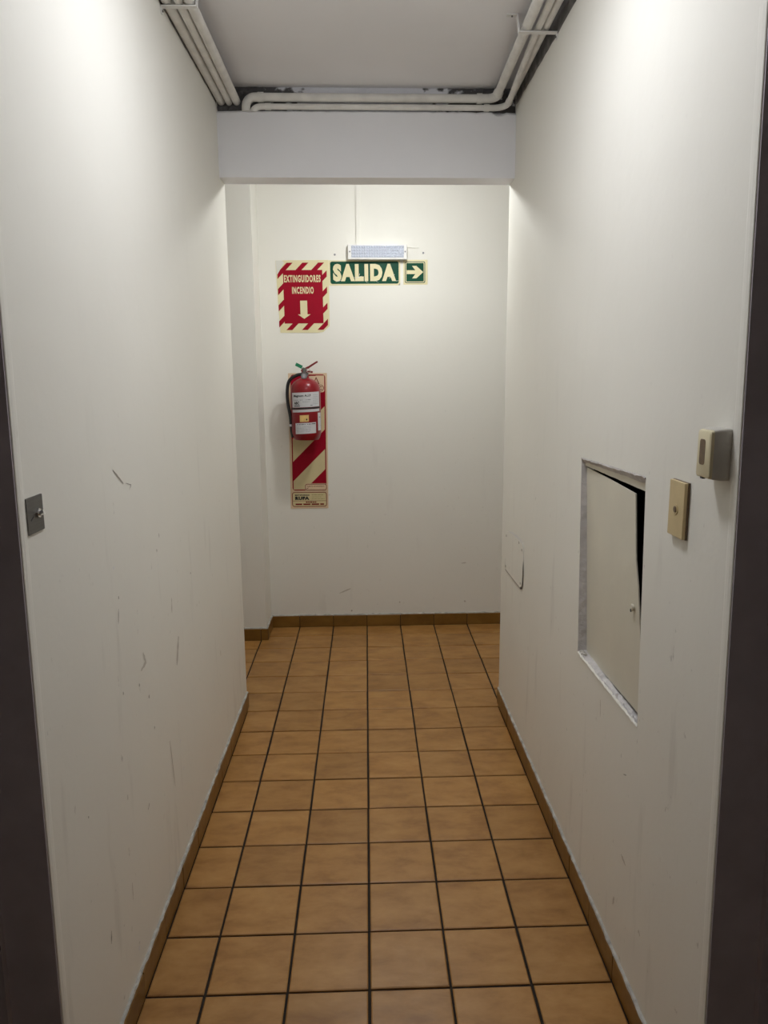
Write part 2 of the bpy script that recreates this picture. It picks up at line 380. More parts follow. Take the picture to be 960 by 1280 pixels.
# beam ------------------------------------------------------------
BZ = 2.228; BY = 1.547; LZ = 2.468
g = G()
N = 60
def beam_col(x, j, hi=0):
    return [(x, BY, BZ), (x, BY, LZ - 0.006 - j), (x, BY + 0.006 + j, LZ - j * .3), (x, BY + 0.024, LZ), (x, BY + 0.024, CZ), (x, YE + .002, CZ), (x, YE + .002, BZ)]
prev = None
for i in range(N + 1):
    x = -0.551 + (0.603 + 0.551) * i / N
    e = max(0, (abs(x - 0.03) - 0.30) / 0.27)
    j = abs(random.gauss(0, 0.0012)) + e * random.uniform(0, 0.006)
    if 0.515 < x < 0.55: j += 0.010
    c = beam_col(x, j); n = len(c)
    if prev is not None:
        g.add(prev + c, [(k, (k + 1) % n, n + (k + 1) % n, n + k) for k in range(n)])
    prev = c
g.add(beam_col(-0.551, 0), [tuple(range(7))]); g.add(beam_col(0.603, 0), [tuple(range(7))])
BM = struct(g.make('ceiling_beam', M['beam']))
# flaked strip: a rough grid on the recessed band between beam face and ceiling
g = G(); nx, nz = 90, 8; vv = []; ff = []
for iz in range(nz + 1):
    for ix in range(nx + 1):
        x = -0.549 + 1.150 * ix / nx; z = LZ + (CZ - LZ) * iz / nz
        e = max(0, (abs(x - 0.03) - 0.24) / 0.3)
        vv.append((x, BY + 0.0225 - min(.008, abs(random.gauss(0, 0.001 + 0.003 * e))), z))
for iz in range(nz):
    for ix in range(nx): a = iz * (nx + 1) + ix; ff.append((a, a + 1, a + nx + 2, a + nx + 1))
o = g.add(vv, ff).make('flaked_strip', M['raw'], BM, smooth=False); o['label'] = 'flaked unpainted strip above the beam face'
# lumps of bare plaster in both corners
for name, (cx, cz, wdt) in {'plaster_lump': (-0.455, 2.532, 0.15), 'plaster_lump.001': (0.53, 2.535, 0.11)}.items():
    g = G(); nu, nv = 14, 6; vv = []; ff = []
    for a in range(nv + 1):
        for b_ in range(nu + 1):
            s = b_ / nu; t = a / nv
            vv.append((cx - wdt / 2 + wdt * s, BY + 0.021 - 0.016 * math.sin(math.pi * t) * math.sin(math.pi * s) * random.uniform(.2, 1.1), cz - 0.03 + 0.052 * t))
    for a in range(nv):
        for b_ in range(nu): q = a * (nu + 1) + b_; ff.append((q, q + 1, q + nu + 2, q + nu + 1))
    g.add(vv, ff).make('plaster_lump', M['raw'], BM)

# skirting tiles ------------------------------------------------------------
def skirting(name, runs, material=M['skirt']):
    """runs: list of (p0, p1, inward normal, joint positions along the run)"""
    root = bpy.data.objects.new(name, None); COL.objects.link(root); struct(root); root.empty_display_size = .05
    root.location = (runs[0][0][0], runs[0][0][1], 0)
    for (p0, p1, nrm, joints) in runs:
        p0 = Vector((*p0, 0)); p1 = Vector((*p1, 0)); nrm = Vector((*nrm, 0)); L = (p1 - p0).length; d = (p1 - p0) / L
        cuts = [0] + [j for j in joints if 0.01 < j < L - 0.01] + [L]
        for a, b_ in zip(cuts, cuts[1:]):
            a += 0.0018; b_ -= 0.0018; t = 0.0088 + random.uniform(-.0008, .0008); h = 0.067 + random.uniform(-.0012, .0012); bv = 0.002
            pts = []
            for s, q in ((a, 0), (b_, 0)): pts.append((s, q))
            v = []
            for s in (a, b_):
                for (q, z) in ((0, 0.0), (t, 0.0), (t, h - bv), (t - bv, h), (0, h)):
                    w3 = p0 + d * s + nrm * q; v.append((w3.x, w3.y, z))
            f = [(0, 1, 2, 3, 4), (5, 6, 7, 8, 9)] + [(k, (k + 1) % 5, 5 + (k + 1) % 5, 5 + k) for k in range(5)]
            c = p0 + d * (a + b_) / 2
            build('tile', v, f, material, root, origin=(c.x, c.y, 0))
        # dark joint bed behind the tiles
        v = []
        for s in (0.001, L - .001):
            for (q, z) in ((0.0002, 0.001), (0.0062, 0.001), (0.0062, 0.0635), (0.0002, 0.0635)): w3 = p0 + d * s + nrm * q; v.append((w3.x, w3.y, z))
        build('joint_bed', v, [(0, 1, 2, 3), (4, 5, 6, 7)] + [(k, (k + 1) % 4, 4 + (k + 1) % 4, 4 + k) for k in range(4)], M['grout'], root)
        # uneven mortar line on top
        n = max(6, int(L / 0.02)); v = []; f = []
        for k in range(n + 1):
            s = L * k / n; q = 0.0075 + random.uniform(-.0016, .0012); zt = 0.0725 + random.uniform(-.003, .003)
            for (qq, z) in ((0, 0.0675), (q, 0.0675), (q * .75, zt - .0015), (0, zt)):
                w3 = p0 + d * s + nrm * qq; v.append((w3.x, w3.y, z))
        for k in range(n):
            for m_ in range(3): f.append((k * 4 + m_, k * 4 + m_ + 1, k * 4 + m_ + 5, k * 4 + m_ + 4))
        f += [(0, 1, 2, 3), tuple(n * 4 + m_ for m_ in range(4))]
        build('mortar_line', v, f, M['mortar'], root)
    return root
y0 = yel(0) + .004
skirting('baseboard_left', [((xl(y0), y0), (xl(YE), YE - .004), (1, 0), [k * .2 - y0 for k in range(-1, 9)])])
y0 = yer(0) + .004
skirting('baseboard_right', [((xr(y0), y0), (xr(YE), YE - .004), (-1, 0), [k * .2 - y0 + .006 for k in range(-1, 9)])])
skirting('baseboard_back', [((-0.566, YB), (1.6, YB), (0, -1), [k * .2 + .566 for k in range(-2, 8)])])
skirting('baseboard_pier', [((-0.568, 2.545), (-0.568, YB - .010), (1, 0), [.2]), ((-1.58, 2.545), (-0.559, 2.545), (0, -1), [k * .2 + 1.58 for k in range(-7, -2)])])

# dark mottled band along the top of both side walls, behind the conduits
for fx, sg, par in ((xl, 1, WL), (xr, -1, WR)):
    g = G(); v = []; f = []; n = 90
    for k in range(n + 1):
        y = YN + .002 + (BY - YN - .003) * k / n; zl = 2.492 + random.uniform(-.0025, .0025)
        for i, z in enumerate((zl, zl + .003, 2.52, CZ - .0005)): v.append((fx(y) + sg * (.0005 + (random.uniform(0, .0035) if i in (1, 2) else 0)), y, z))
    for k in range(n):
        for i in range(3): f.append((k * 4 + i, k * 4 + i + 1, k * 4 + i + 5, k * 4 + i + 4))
    o = g.add(v, f).make('dark_band', M['mottled'], par); o['label'] = 'dark mottled band along the top of the wall'

# scuffs and chips on the walls ------------------------------------------------------------
def scuff(parent, place, pts, wd, material, name='scuff_mark'):
    g = G(); rd = random.Random(len(pts) * 100 + int(abs(pts[0][0]) * 1000))
    if len(pts) == 1:
        n = 7; g.add([place(pts[0][0] + wd * math.cos(k * 6.283 / n) * rd.uniform(.6, 1.2), pts[0][1] + wd * 1.1 * math.sin(k * 6.283 / n) * rd.uniform(.6, 1.2)) for k in range(n)], [tuple(range(n))])
    else:
        P2 = [Vector(p) for p in pts]; s = []
        for a, b_ in zip(P2, P2[1:]):
            for k in range(6): s.append(a.lerp(b_, k / 6))
        s.append(P2[-1]); L = []; R = []
        for i, p in enumerate(s):
            t = (s[min(i + 1, len(s) - 1)] - s[max(i - 1, 0)]).normalized(); nn = Vector((-t.y, t.x))
            h = wd * rd.uniform(.4, 1) * (0.25 + 0.75 * math.sin(math.pi * (i + .6) / (len(s) + .2)))
            L.append(place(*(p + nn * h))); R.append(place(*(p - nn * h)))
        n = len(s); g.add(L + R, [(i, i + 1, n + i + 1, n + i) for i in range(n - 1)])
    return g.make(name, material, parent)
pl = lambda y, z: (xl(y) + .0006, y, z)
for pts, wd, mm in (([(.071, 1.275), (.138, 1.235)], .0035, 'scuff'), ([(.154, 1.234), (.194, 1.224), (.177, 1.215)], .002, 'scuff'), ([(.402, 1.064), (.402, 1.052)], .003, 'scuff'),
        ([(.371, 1.024)], .004, 'scuff'), ([(.03, 1.064)], .005, 'chip'), ([(.727, .868)], .004, 'scuff'), ([(.048, .99)], .0035, 'scuff'), ([(.042, .966), (.034, .933)], .0025, 'scuff'),
        ([(.489, .858), (.482, .816)], .005, 'faint'), ([(.538, .726), (.501, .652)], .012, 'faint'), ([(.195, .805), (.211, .773), (.17, .768)], .008, 'faint'), ([(.149, .739)], .0045, 'scuff'),
        ([(.031, .769)], .004, 'scuff'), ([(.219, .679)], .0045, 'scuff'), ([(.967, .408)], .007, 'chip'), ([(1.124, .466), (1.124, .444)], .005, 'faint'), ([(.247, .58)], .004, 'scuff'),
        ([(.488, .421)], .007, 'chip'), ([(.379, .477), (.405, .324)], .006, 'faint'), ([(.506, .324)], .006, 'chip'), ([(-.223, .618)], .0028, 'scuff'), ([(-.154, .307), (-.16, .28)], .0035, 'scuff'),
        ([(.009, .129)], .006, 'chip'), ([(-.005, .314), (-.008, .272)], .003, 'faint'), ([(.163, .417), (.148, .407)], .003, 'scuff')):
    scuff(WL, pl, pts, wd, M[mm], 'scuff_mark' if mm != 'chip' else 'paint_chip')
pr = lambda y, z: (xr(y) - .0006, y, z)
for pts, wd, mm in (([(.217, .646), (.211, .602)], .003, 'faint'), ([(.023, .544), (.004, .552)], .002, 'scuff'), ([(.009, .343), (-.023, .335)], .006, 'faint'), ([(.041, .204), (.048, .178)], .006, 'faint'), ([(-.124, .245), (-.134, .235)], .003, 'faint')):
    scuff(WR, pr, pts, wd, M[mm])
pb = lambda x, z: (x, YB - .0006, z)
for pts, wd, mm in (([(-.161, .201), (-.095, .229)], .005, 'faint'), ([(-.091, .092)], .005, 'scuff'), ([(.586, .14)], .006, 'faint'), ([(.196, .14)], .005, 'faint'), ([(.564, .374), (.592, .378)], .004, 'faint')):
    scuff(WB, pb, pts, wd, M[mm])

# narrow corner bead along the door edge of each side wall
for fx, sg, ye, par in ((xl, 1, yel, WL), (xr, -1, yer, WR)):
    g = G(); n = 24; v = []; f = []
    for k in range(n + 1):
        z = .07 + (DH - .07) * k / n
        for dy, dx in ((.0002, 0.0), (.001, .0008), (.010, .0016), (.020, .0012), (.024, .0002)):
            y = ye(z) + dy + random.uniform(-.0004, .0004); v.append((fx(y) + sg * dx, y, z))
    for k in range(n):
        for q in range(4): f.append((k * 5 + q, k * 5 + q + 1, k * 5 + q + 6, k * 5 + q + 5))
    g.add(v, f).make('corner_bead', M['wall'], par)

# side doors: only the far jamb of each shows ------------------------------------------------------------
def side_door(name, fx, sg, ye):
    root = bpy.data.objects.new(name, None); COL.objects.link(root); struct(root); root.location = (fx(-.9) + sg * .06, -.9, 0); root.empty_display_size = .05
    X = lambda y, d: fx(y) + sg * d
    g = G()
    def piece(g, d0, d1, t0, t1, zt):
        g.hexa([(X(ye(0), d0), ye(0) - t1, 0), (X(ye(0), d1), ye(0) - t1, 0), (X(ye(0), d1), ye(0) - t0, 0), (X(ye(0), d0), ye(0) - t0, 0),
                (X(ye(zt), d0), ye(zt) - t1, zt), (X(ye(zt), d1), ye(zt) - t1, zt), (X(ye(zt), d1), ye(zt) - t0, zt), (X(ye(zt), d0), ye(zt) - t0, zt)])
    piece(g, .0015, .088, .0005, .0035, DH - .0005); piece(g, .088, .112, .0005, .018, DH - .0005)
    g.make('jamb', M['frame'], root)
    g = G(); g.box(*sorted((X(-.9, .0015), X(-.9, .088))), YD + .0035, ye(DH) - .0035, DH - .004, DH - .0005); g.box(*sorted((X(-.9, .088), X(-.9, .112))), YD + .0035, ye(DH) - .0035, DH - .019, DH - .0005)
    g.make('head', M['frame'], root)
    g = G(); g.box(*sorted((X(-.9, .0015), X(-.9, .088))), YD + .0005, YD + .0035, 0, DH - .004); g.box(*sorted((X(-.9, .088), X(-.9, .112))), YD + .0005, YD + .018, 0, DH - .019)
    g.make('jamb', M['frame'], root)
    lf = G().box(*sorted((X(-.9, .114), X(-.9, .154))), YD + .004, -.455, 0.006, DH - .006).make('door_leaf', M['leafd'], root)
    hd = G().tube([(X(-.9, .112), YD + .08, 1.02), (X(-.9, .07), YD + .08, 1.02), (X(-.9, .065), YD + .10, 1.02), (X(-.9, .065), YD + .20, 1.02)], .009, 10)
    hd.make('handle', M['steel'], lf, smooth=True)
side_door('door_1', xl, -1, yel)
side_door('door_2', xr, 1, yer)

# ------------------------------------------------------------------ ceiling lamps (the places' own light; both just out of sight)
def lit(name, color, strength):
    m = mat(name, (0.8, 0.8, 0.8), 0.4); p = m.node_tree.nodes['Principled BSDF']
    p.inputs['Emission Color'].default_value = (*color, 1); p.inputs['Emission Strength'].default_value = strength; return m
LX, LY, LR = 0.03, 0.10, 0.13
t = thing('ceiling_lamp', 'round flush opal lamp on the ceiling over the hallway', 'lamp', (LX, LY, CZ))
G().lathe(LX, LY, [(0.0, CZ - .0004), (LR + .012, CZ - .0004), (LR + .014, CZ - .02), (LR + .014, CZ - .034), (LR + .004, CZ - .036), (LR, CZ - .030), (0.0, CZ - .030)], 40).make('housing', M['white'], t, smooth=True)
G().lathe(LX, LY, [(LR, CZ - .034), (LR, CZ - .052), (LR * .94, CZ - .060), (LR * .7, CZ - .064), (LR * .35, CZ - .066), (0.001, CZ - .067)], 32).make('diffuser', lit('hallway_diffuser', LAMP_HALL_COLOR, LAMP_HALL), t, smooth=True)
QX, QY, QZ, QR = 0.15, 2.02, 2.372, 0.055
t = thing('pendant_lamp', 'round opal drum lamp hanging from the ceiling behind the beam', 'lamp', (QX, QY, CZ))
G().lathe(QX, QY, [(0.0, CZ - .0004), (.045, CZ - .0004), (.045, CZ - .012), (.012, CZ - .022), (.012, QZ + .07), (QR + .006, QZ + .066), (QR + .006, QZ + .034), (0.0, QZ + .034)], 32).make('stem', M['white'], t, smooth=True)
G().lathe(QX, QY, [(QR, QZ + .034), (QR, QZ + .010), (QR * .94, QZ + .002), (QR * .6, QZ - .003), (.001, QZ - .004)], 32).make('diffuser', lit('passage_diffuser', LAMP_CROSS_COLOR, LAMP_CROSS), t, smooth=True)

# ------------------------------------------------------------------ conduits under the ceiling
def arc(c, a, b, n=8):   # quarter bend: from c+a to c+b around c
    c = Vector(c); a = Vector(a); b = Vector(b)
    return [c + a * math.cos(t * math.pi / 2 / n) + b * math.sin(t * math.pi / 2 / n) for t in range(n + 1)]
YS = 0.42    # conduits run on past the frame to here and beyond, along the hallway
def straight(label, x0, x1, z, r, grp):
    t = thing('conduit_pipe', label, 'pipe', (x0, YN, z), grp)
    G().tube([(x0, YN + .004, z), (x0, .6, z), (x1, BY + .018, z)], r, 18).make('pipe', M['pipe'], t, smooth=True)
    return t
gl = 'conduits along the left wall'
straight('thickest white conduit tight against the left wall', -0.5325, -0.5295, 2.5045, 0.0155, gl)
straight('thin middle white conduit of the three on the left', -0.498, -0.500, 2.501, 0.0125, gl)
straight('white conduit nearest the ceiling centre on the left side', -0.469, -0.4715, 2.504, 0.0150, gl)
gr = 'conduits along the right wall'
def bent(label, x0, x1, zc, zh, r, bx, br, xend, elbow_end):
    t = thing('conduit_pipe', label, 'pipe', (x0, YN, zc), gr)
    YH = BY + .004
    G().tube([(x0, YN + .004, zc), (x0, .6, zc), (x0 * .6 + x1 * .4, .98, zc), (x1, YH - br - .03, zh)], r, 18).make('pipe', M['pipe'], t, smooth=True)
    G().tube([(x1, YH - br - .035, zh)] + arc((x1 - br, YH - br, zh), (br, 0, 0), (0, br, 0)) + [(x1 - br - .02, YH, zh)], r * 1.06, 18).make('elbow', M['pipe'], t, smooth=True)
    for (p, q) in (((x1, YH - br - .028, zh), (x1, YH - br - .010, zh)), ((x1 - br - .012, YH, zh), (x1 - br - .032, YH, zh))):
        G().tube([p, q], r * 1.24, 18).make('coupling', M['pipe'], t, smooth=True)
    G().tube([(x1 - br - .02, YH, zh), (xend + .035, YH, zh)], r, 18).make('pipe', M['pipe'], t, smooth=True)
    rb = .034
    pts = arc((xend + rb, YH, zh - rb), (0, 0, rb), (-rb, 0, 0)) if elbow_end == 'down' else arc((xend + rb, YH + rb * .0, zh - rb * .55), (0, 0, rb * .55), (-rb, 0, 0))
    low = pts[-1]; z1 = LZ - .004
    G().tube([(xend + rb + .03, YH, zh)] + pts + ([Vector((low.x, low.y, z1))] if low.z - z1 > .003 else []), r * 1.06, 18).make('elbow', M['pipe'], t, smooth=True)
    G().tube([(xend + rb + .012, YH, zh), (xend + rb + .034, YH, zh)], r * 1.18, 18).make('coupling', M['pipe'], t, smooth=True)
    return t
bent('thick white conduit bending off the right wall along the beam top', 0.506, 0.520, 2.513, 2.5145, 0.0155, 0, 0.040, -0.434, 'down')
bent('thinner white conduit bending along the beam just above its painted edge', 0.539, 0.560, 2.510, 2.4820, 0.0108, 0, 0.052, -0.408, 'low')
t = thing('conduit_pipe', 'white conduit closest to the right wall, ending at the corner', 'pipe', (0.565, YN, 2.508), gr)
G().tube([(0.5640, YN + .004, 2.512), (0.5645, .6, 2.512), (0.576, BY + .018, 2.512)], .0115, 16).make('pipe', M['pipe'], t, smooth=True)

def bracket(label, yb, x_wall, x_in, x_flange, zb, sg, lean=.03):
    """flat steel strap: flange screwed to the ceiling, drop, bar under the conduits, tab turned down on the wall"""
    t = thing('conduit_bracket', label, 'bracket', (x_in, yb, CZ), 'conduit brackets')
    wd = .010; th = .003
    yf = yb + lean
    a, b_ = sorted((x_in, x_flange)); G().cbox(a, b_, yf - wd, yf + wd, CZ - th, CZ - .0004, .001).make('flange', M['white'], t)
    a, b_ = sorted((x_in - sg * th, x_in)); G().hexa([(a, yb - wd, zb - th), (b_, yb - wd, zb - th), (b_, yb + wd, zb - th), (a, yb + wd, zb - th), (a, yf - wd, CZ - .0006), (b_, yf - wd, CZ - .0006), (b_, yf + wd, CZ - .0006), (a, yf + wd, CZ - .0006)]).make('drop_strap', M['white'], t)
    a, b_ = sorted((x_in, x_wall)); G().cbox(a, b_, yb - wd, yb + wd, zb - th, zb, .001).make('bar', M['white'], t)
    a, b_ = sorted((x_wall, x_wall - sg * th)); G().cbox(a, b_, yb - wd * .7, yb + wd * .7, zb - .020, zb, .001).make('wall_tab', M['white'], t)
    G().tube([(x_wall - sg * .003, yb, zb - .013), (x_wall - sg * .006, yb, zb - .013)], .003, 8).make('screw', M['steel'], t)
    xs = (x_in + x_flange) / 2
    G().tube([(xs, yf, CZ - .003), (xs, yf, CZ - .006)], .003, 8).make('screw', M['steel'], t)
bracket('white strap bracket hanging over the right conduits', 0.918, xr(.905) - .0006, 0.487, 0.452, 2.4965, 1)
bracket('white strap bracket hanging under the left conduits', 0.755, xl(.745) + .0006, -0.4515, -0.420, 2.4875, -1)

# ------------------------------------------------------------------ access hatch in the right wall
H = thing('access_hatch', 'cream sheet metal hatch door standing ajar in right wall opening', 'hatch', (xr(.2), .2, .69))
def lerp(a, b, t): return tuple(x + (y - x) * t for x, y in zip(a, b))
def reveal(a, b, prof, name, material, n=26, jit=0.001):
    """strip along the hole edge a-b; prof: list of (depth, inward offset), offsets towards the hole's middle"""
    mid = Vector((sum(p[0] for p in HT) / 4, sum(p[1] for p in HT) / 4)); A = Vector(a); B = Vector(b)
    d = (B - A).normalized(); nn = Vector((-d.y, d.x)); nn = nn if (mid - A).dot(nn) > 0 else -nn
    v = []; f = []; m_ = len(prof)
    for k in range(n + 1):
        for q, (dep, off) in enumerate(prof):
            t = k / n; p = A.lerp(B, t); o_ = off[0] + (off[1] - off[0]) * t if isinstance(off, tuple) else off
            jj = 0 if q == 0 else jit; p = p + nn * (o_ + random.uniform(-jj, jj)); v.append(R3(p.x, p.y, dep + random.uniform(-jj, jj) * .5))
    for k in range(n):
        for q in range(m_ - 1): f.append((k * m_ + q, k * m_ + q + 1, (k + 1) * m_ + q + 1, (k + 1) * m_ + q))
    return build(name, v, f, material, H)
reveal(HT[0], HT[1], [(-.0012, -.003), (-.0018, .001), (.007, (.009, .014)), (.011, (.0095, .0145))], 'lintel_edge', M['reveal'], n=40, jit=.0016)
reveal(HT[0], HT[1], [(.0105, (.004, .008)), (.011, (.020, .034)), (.030, (.021, .035))], 'frame_rail', M['hatch'], jit=.0003)
reveal(HT[3], HT[0], [(0, 0), (.014, .0008), (.034, .001)], 'far_reveal', M['reveal'], jit=.0012)
reveal(HT[2], HT[1], [(0, 0), (.034, .001)], 'near_reveal', M['reveal'], jit=.0008)
reveal(HT[2], HT[3], [(-.0008, -.004), (.0035, .002), (.010, .001), (.018, .003), (.036, .003)], 'sill', M['reveal'], n=44, jit=.0028)
reveal(HT[2], HT[3], [(-.0012, -.0065), (-.0016, -.001), (.002, .003)], 'sill_edge', M['wall'], n=44, jit=.0016)
g = G()
for k in range(9):
    a = random.uniform(.395, .437); zc = .6955 - (.438 - a) * .0; h = random.uniform(.002, .006); dd = random.uniform(.004, .016)
    g.cbox(xr(a) + dd - h, xr(a) + dd + h, a - h * 1.3, a + h * 1.3, zc - h * .4, zc + h * 1.2, h * .3)
g.make('plaster_crumbs', M['plaster'], H)['kind'] = 'stuff'
# wall cavity behind the hatch, its unlit darkness put into the colour
g = G(); C1 = [R3(y, z, .030) for y, z in [(.50, 1.262), (-.04, 1.272), (-.07, .685), (.46, .68)]]; C2 = [R3(y, z, .155) for y, z in [(.50, 1.262), (-.04, 1.272), (-.07, .685), (.46, .68)]]
g.add(C1 + C2, [(4, 5, 6, 7)] + [(i, (i + 1) % 4, 4 + (i + 1) % 4, 4 + i) for i in range(4)]).make('cavity', M['black'], H)
LF = [(.476, 1.221, .0132), (.27, 1.2165, .0105), (.066, 1.210, .0075), (.041, 1.062, .0075), (.022, 1.003, .0090), (.0, .903, .0112), (-.011, .83, .0120), (-.016, .714, .0140), (.21, .703, .018), (.4375, .6945, .0235)]
n = len(LF); v = [(0.6082 + d, y, z) for y, z, d in LF] + [(0.6082 + d + .003, y, z) for y, z, d in LF]
cy = sum(p[0] for p in LF) / n; cz = sum(p[1] for p in LF) / n
ctr = (0.6082 + .0125, .22, .96)
f = [(i, (i + 1) % n, 2 * n) for i in range(n)] + [tuple(range(n, 2 * n))] + [(i, (i + 1) % n, n + (i + 1) % n, n + i) for i in range(n)]
leaf = build('door_leaf', v + [ctr], f, M['hatch'], H)
G().tube([(0.616, .043, .949), (0.6105, .043, .949)], .0085, 14).make('lock', M['hatch'], leaf)
G().tube([(0.6108, .041, .943), (0.6098, .041, .943)], .004, 10).make('keyhole', M['ink'], leaf)
# ------------------------------------------------------------------ painted-over junction cover on the right wall
t = thing('cover_plate', 'painted over blank junction cover low on right wall near the corner', 'cover plate', (xr(1.37), 1.37, .655))
PL = [(1.553, .662), (1.545, .652), (1.235, .656), (1.206, .666), (1.194, .69), (1.191, .76), (1.197, .828), (1.21, .841), (1.27, .844), (1.44, .838), (1.545, .818), (1.556, .805)]
pp = lambda y, z, d: (xr(y) - d, y, z)
G().plate(PL, .0002, .0028, pp).make('plate', M['wall'], t)
for (y, z) in ((1.538, .802), (1.275, .830), (1.222, .812), (1.232, .677), (1.540, .668)):
    G().plate([(y + .0055 * math.cos(a * .785), z + .0055 * math.sin(a * .785)) for a in range(8)], .0026, .0038, pp).make('screw', M['scuff'], t)
# dark open seam along its lower and near edges
def seam(pts, wd, name, material):
    g = G(); L_ = []; R_ = []
    for i, p in enumerate(pts):
        a = Vector(pts[max(i - 1, 0)]); b_ = Vector(pts[min(i + 1, len(pts) - 1)]); d = (b_ - a).normalized(); nn = Vector((-d.y, d.x)); q = Vector(p); h = wd[i] if isinstance(wd, list) else wd
        L_.append(pp(*(q + nn * h), .0032)); R_.append(pp(*(q - nn * h), .0032))
    k = len(pts); g.add(L_ + R_, [(i, i + 1, k + i + 1, k + i) for i in range(k - 1)]); return g.make(name, material, t)
seam([(1.556, .70), (1.554, .665), (1.545, .652), (1.39, .654), (1.235, .656)], [.001, .003, .003, .0025, .003], 'open_seam', M['scuff'])
seam([(1.235, .656), (1.206, .666), (1.194, .69), (1.191, .735), (1.191, .775)], [.004, .0055, .006, .0055, .001], 'open_seam', M['ink'])
seam([(1.50, .829), (1.40, .84), (1.29, .845), (1.21, .842), (1.197, .828)], [.001, .005, .006, .004, .002], 'paint_ridge', M['chip'])

# ------------------------------------------------------------------ push button plate, sounder, key switch
bx = xr(-.2)
t = thing('push_button', 'flat tan push button plate on the right wall', 'button', (bx, -.205, 1.168))
G().cbox(bx - .0105, bx - .0005, -.2385, -.168, 1.169, 1.276, .0012).make('plate', M['tan'], t)
G().cbox(bx - .0045, bx - .0002, -.2395, -.167, 1.168, 1.277, .0008).make('backplate', M['brown'], t)
g = G(); g.tube([(bx - .0100, -.203, 1.222), (bx - .0118, -.203, 1.222)], .0105, 20); g.make('ring', M['tan'], t, smooth=True)
G().tube([(bx - .0110, -.203, 1.222), (bx - .0130, -.203, 1.222)], .0062, 16).make('button', M['brown'], t, smooth=True)

sx = xr(-.35)
t = thing('wall_sounder', 'small cream wall box with brown slot beside the right door', 'sounder', (sx, -.356, 1.304))
def loft(g, rings):
    n = len(rings[0]); v = [p for r in rings for p in r]; f = [tuple(range(n)), tuple((len(rings) - 1) * n + k for k in range(n))]
    for i in range(len(rings) - 1):
        for k in range(n): f.append((i * n + k, i * n + (k + 1) % n, (i + 1) * n + (k + 1) % n, (i + 1) * n + k))
    return g.add(v, f)
def ringx(x, y0, y1, z0, z1, r, dy=0): return [(x, u, w_) for u, w_ in rrect(y0, y1, z0, z1, r, 4)]
loft(G(), [ringx(sx - .0003, -.386, -.325, 1.301, 1.388, .006), ringx(sx - .012, -.387, -.325, 1.301, 1.388, .006), ringx(sx - .029, -.386, -.332, 1.3035, 1.3855, .005)]).make('body', M['greyp'], t, smooth=True)
loft(G(), [ringx(sx - .0292, -.3855, -.3325, 1.304, 1.385, .005), ringx(sx - .034, -.3845, -.3345, 1.305, 1.3835, .005), ringx(sx - .0355, -.382, -.337, 1.307, 1.381, .004)]).make('front_cover', M['cream'], t, smooth=True)
loft(G(), [ringx(sx - .0350, -.3665, -.346, 1.326, 1.369, .005), ringx(sx - .0359, -.3665, -.346, 1.326, 1.369, .005)]).make('lens_slot', M['brown'], t)
G().box(sx - .0345, sx - .030, -.362, -.352, 1.3025, 1.3055).make('latch', M['ink'], t)

kx = xl(-.33)
t = thing('key_switch', 'square steel plate with chrome toggle on the left wall', 'switch', (kx, -.336, 1.219))
pk = lambda y, z, d: (kx + d, y, z)
G().plate(rrect(-.3675, -.305, 1.2195, 1.281, .002, 3), .0002, .0022, pk).make('plate', M['steel'], t)
G().tube([pk(-.327, 1.251, .002), pk(-.327, 1.251, .0055)], .0085, 6).make('nut', M['chrome'], t)
G().tube([pk(-.327, 1.251, .005), pk(-.327, 1.2515, .009), pk(-.3265, 1.2525, .0125)], [.0050, .0048, .0052], 14).make('toggle', M['chrome'], t, smooth=True)
G().plate([(-.357, 1.2435), (-.346, 1.2485), (-.345, 1.2465), (-.356, 1.2415)], .0022, .0027, pk).make('scratch', M['ink'], t)

# ------------------------------------------------------------------ things on the back wall: all placed by (x, z) on the wall, d = distance off it
def back(x0, z0, ang=0.0, off=0.0):
    c, s = math.cos(ang), math.sin(ang)
    return lambda u, v, d: (x0 + u * c - v * s, YB - off - d, z0 + u * s + v * c)
def poly_part(name, polys, place, d, material, parent, th=0.0003):
    g = G()
    for p in polys: g.plate(p, d, d + th, place)
    o = g.make(name, material, parent)
    if 'print' in name: o['kind'] = 'stuff'
    return o
def text_part(name, txt, box, place, d, material, parent, bold=0.0, sp=1.0):
    v, f = text2d(txt, *box, bold=bold, sp=sp)
    return build(name, [place(a, b, d) for a, b in v], f, material, parent)
def frame_part(name, outer, inner, place, d, material, parent):
    return build(name, [place(a, b, d) for a, b in outer] + [place(a, b, d) for a, b in inner], ring_faces(outer, inner), material, parent)

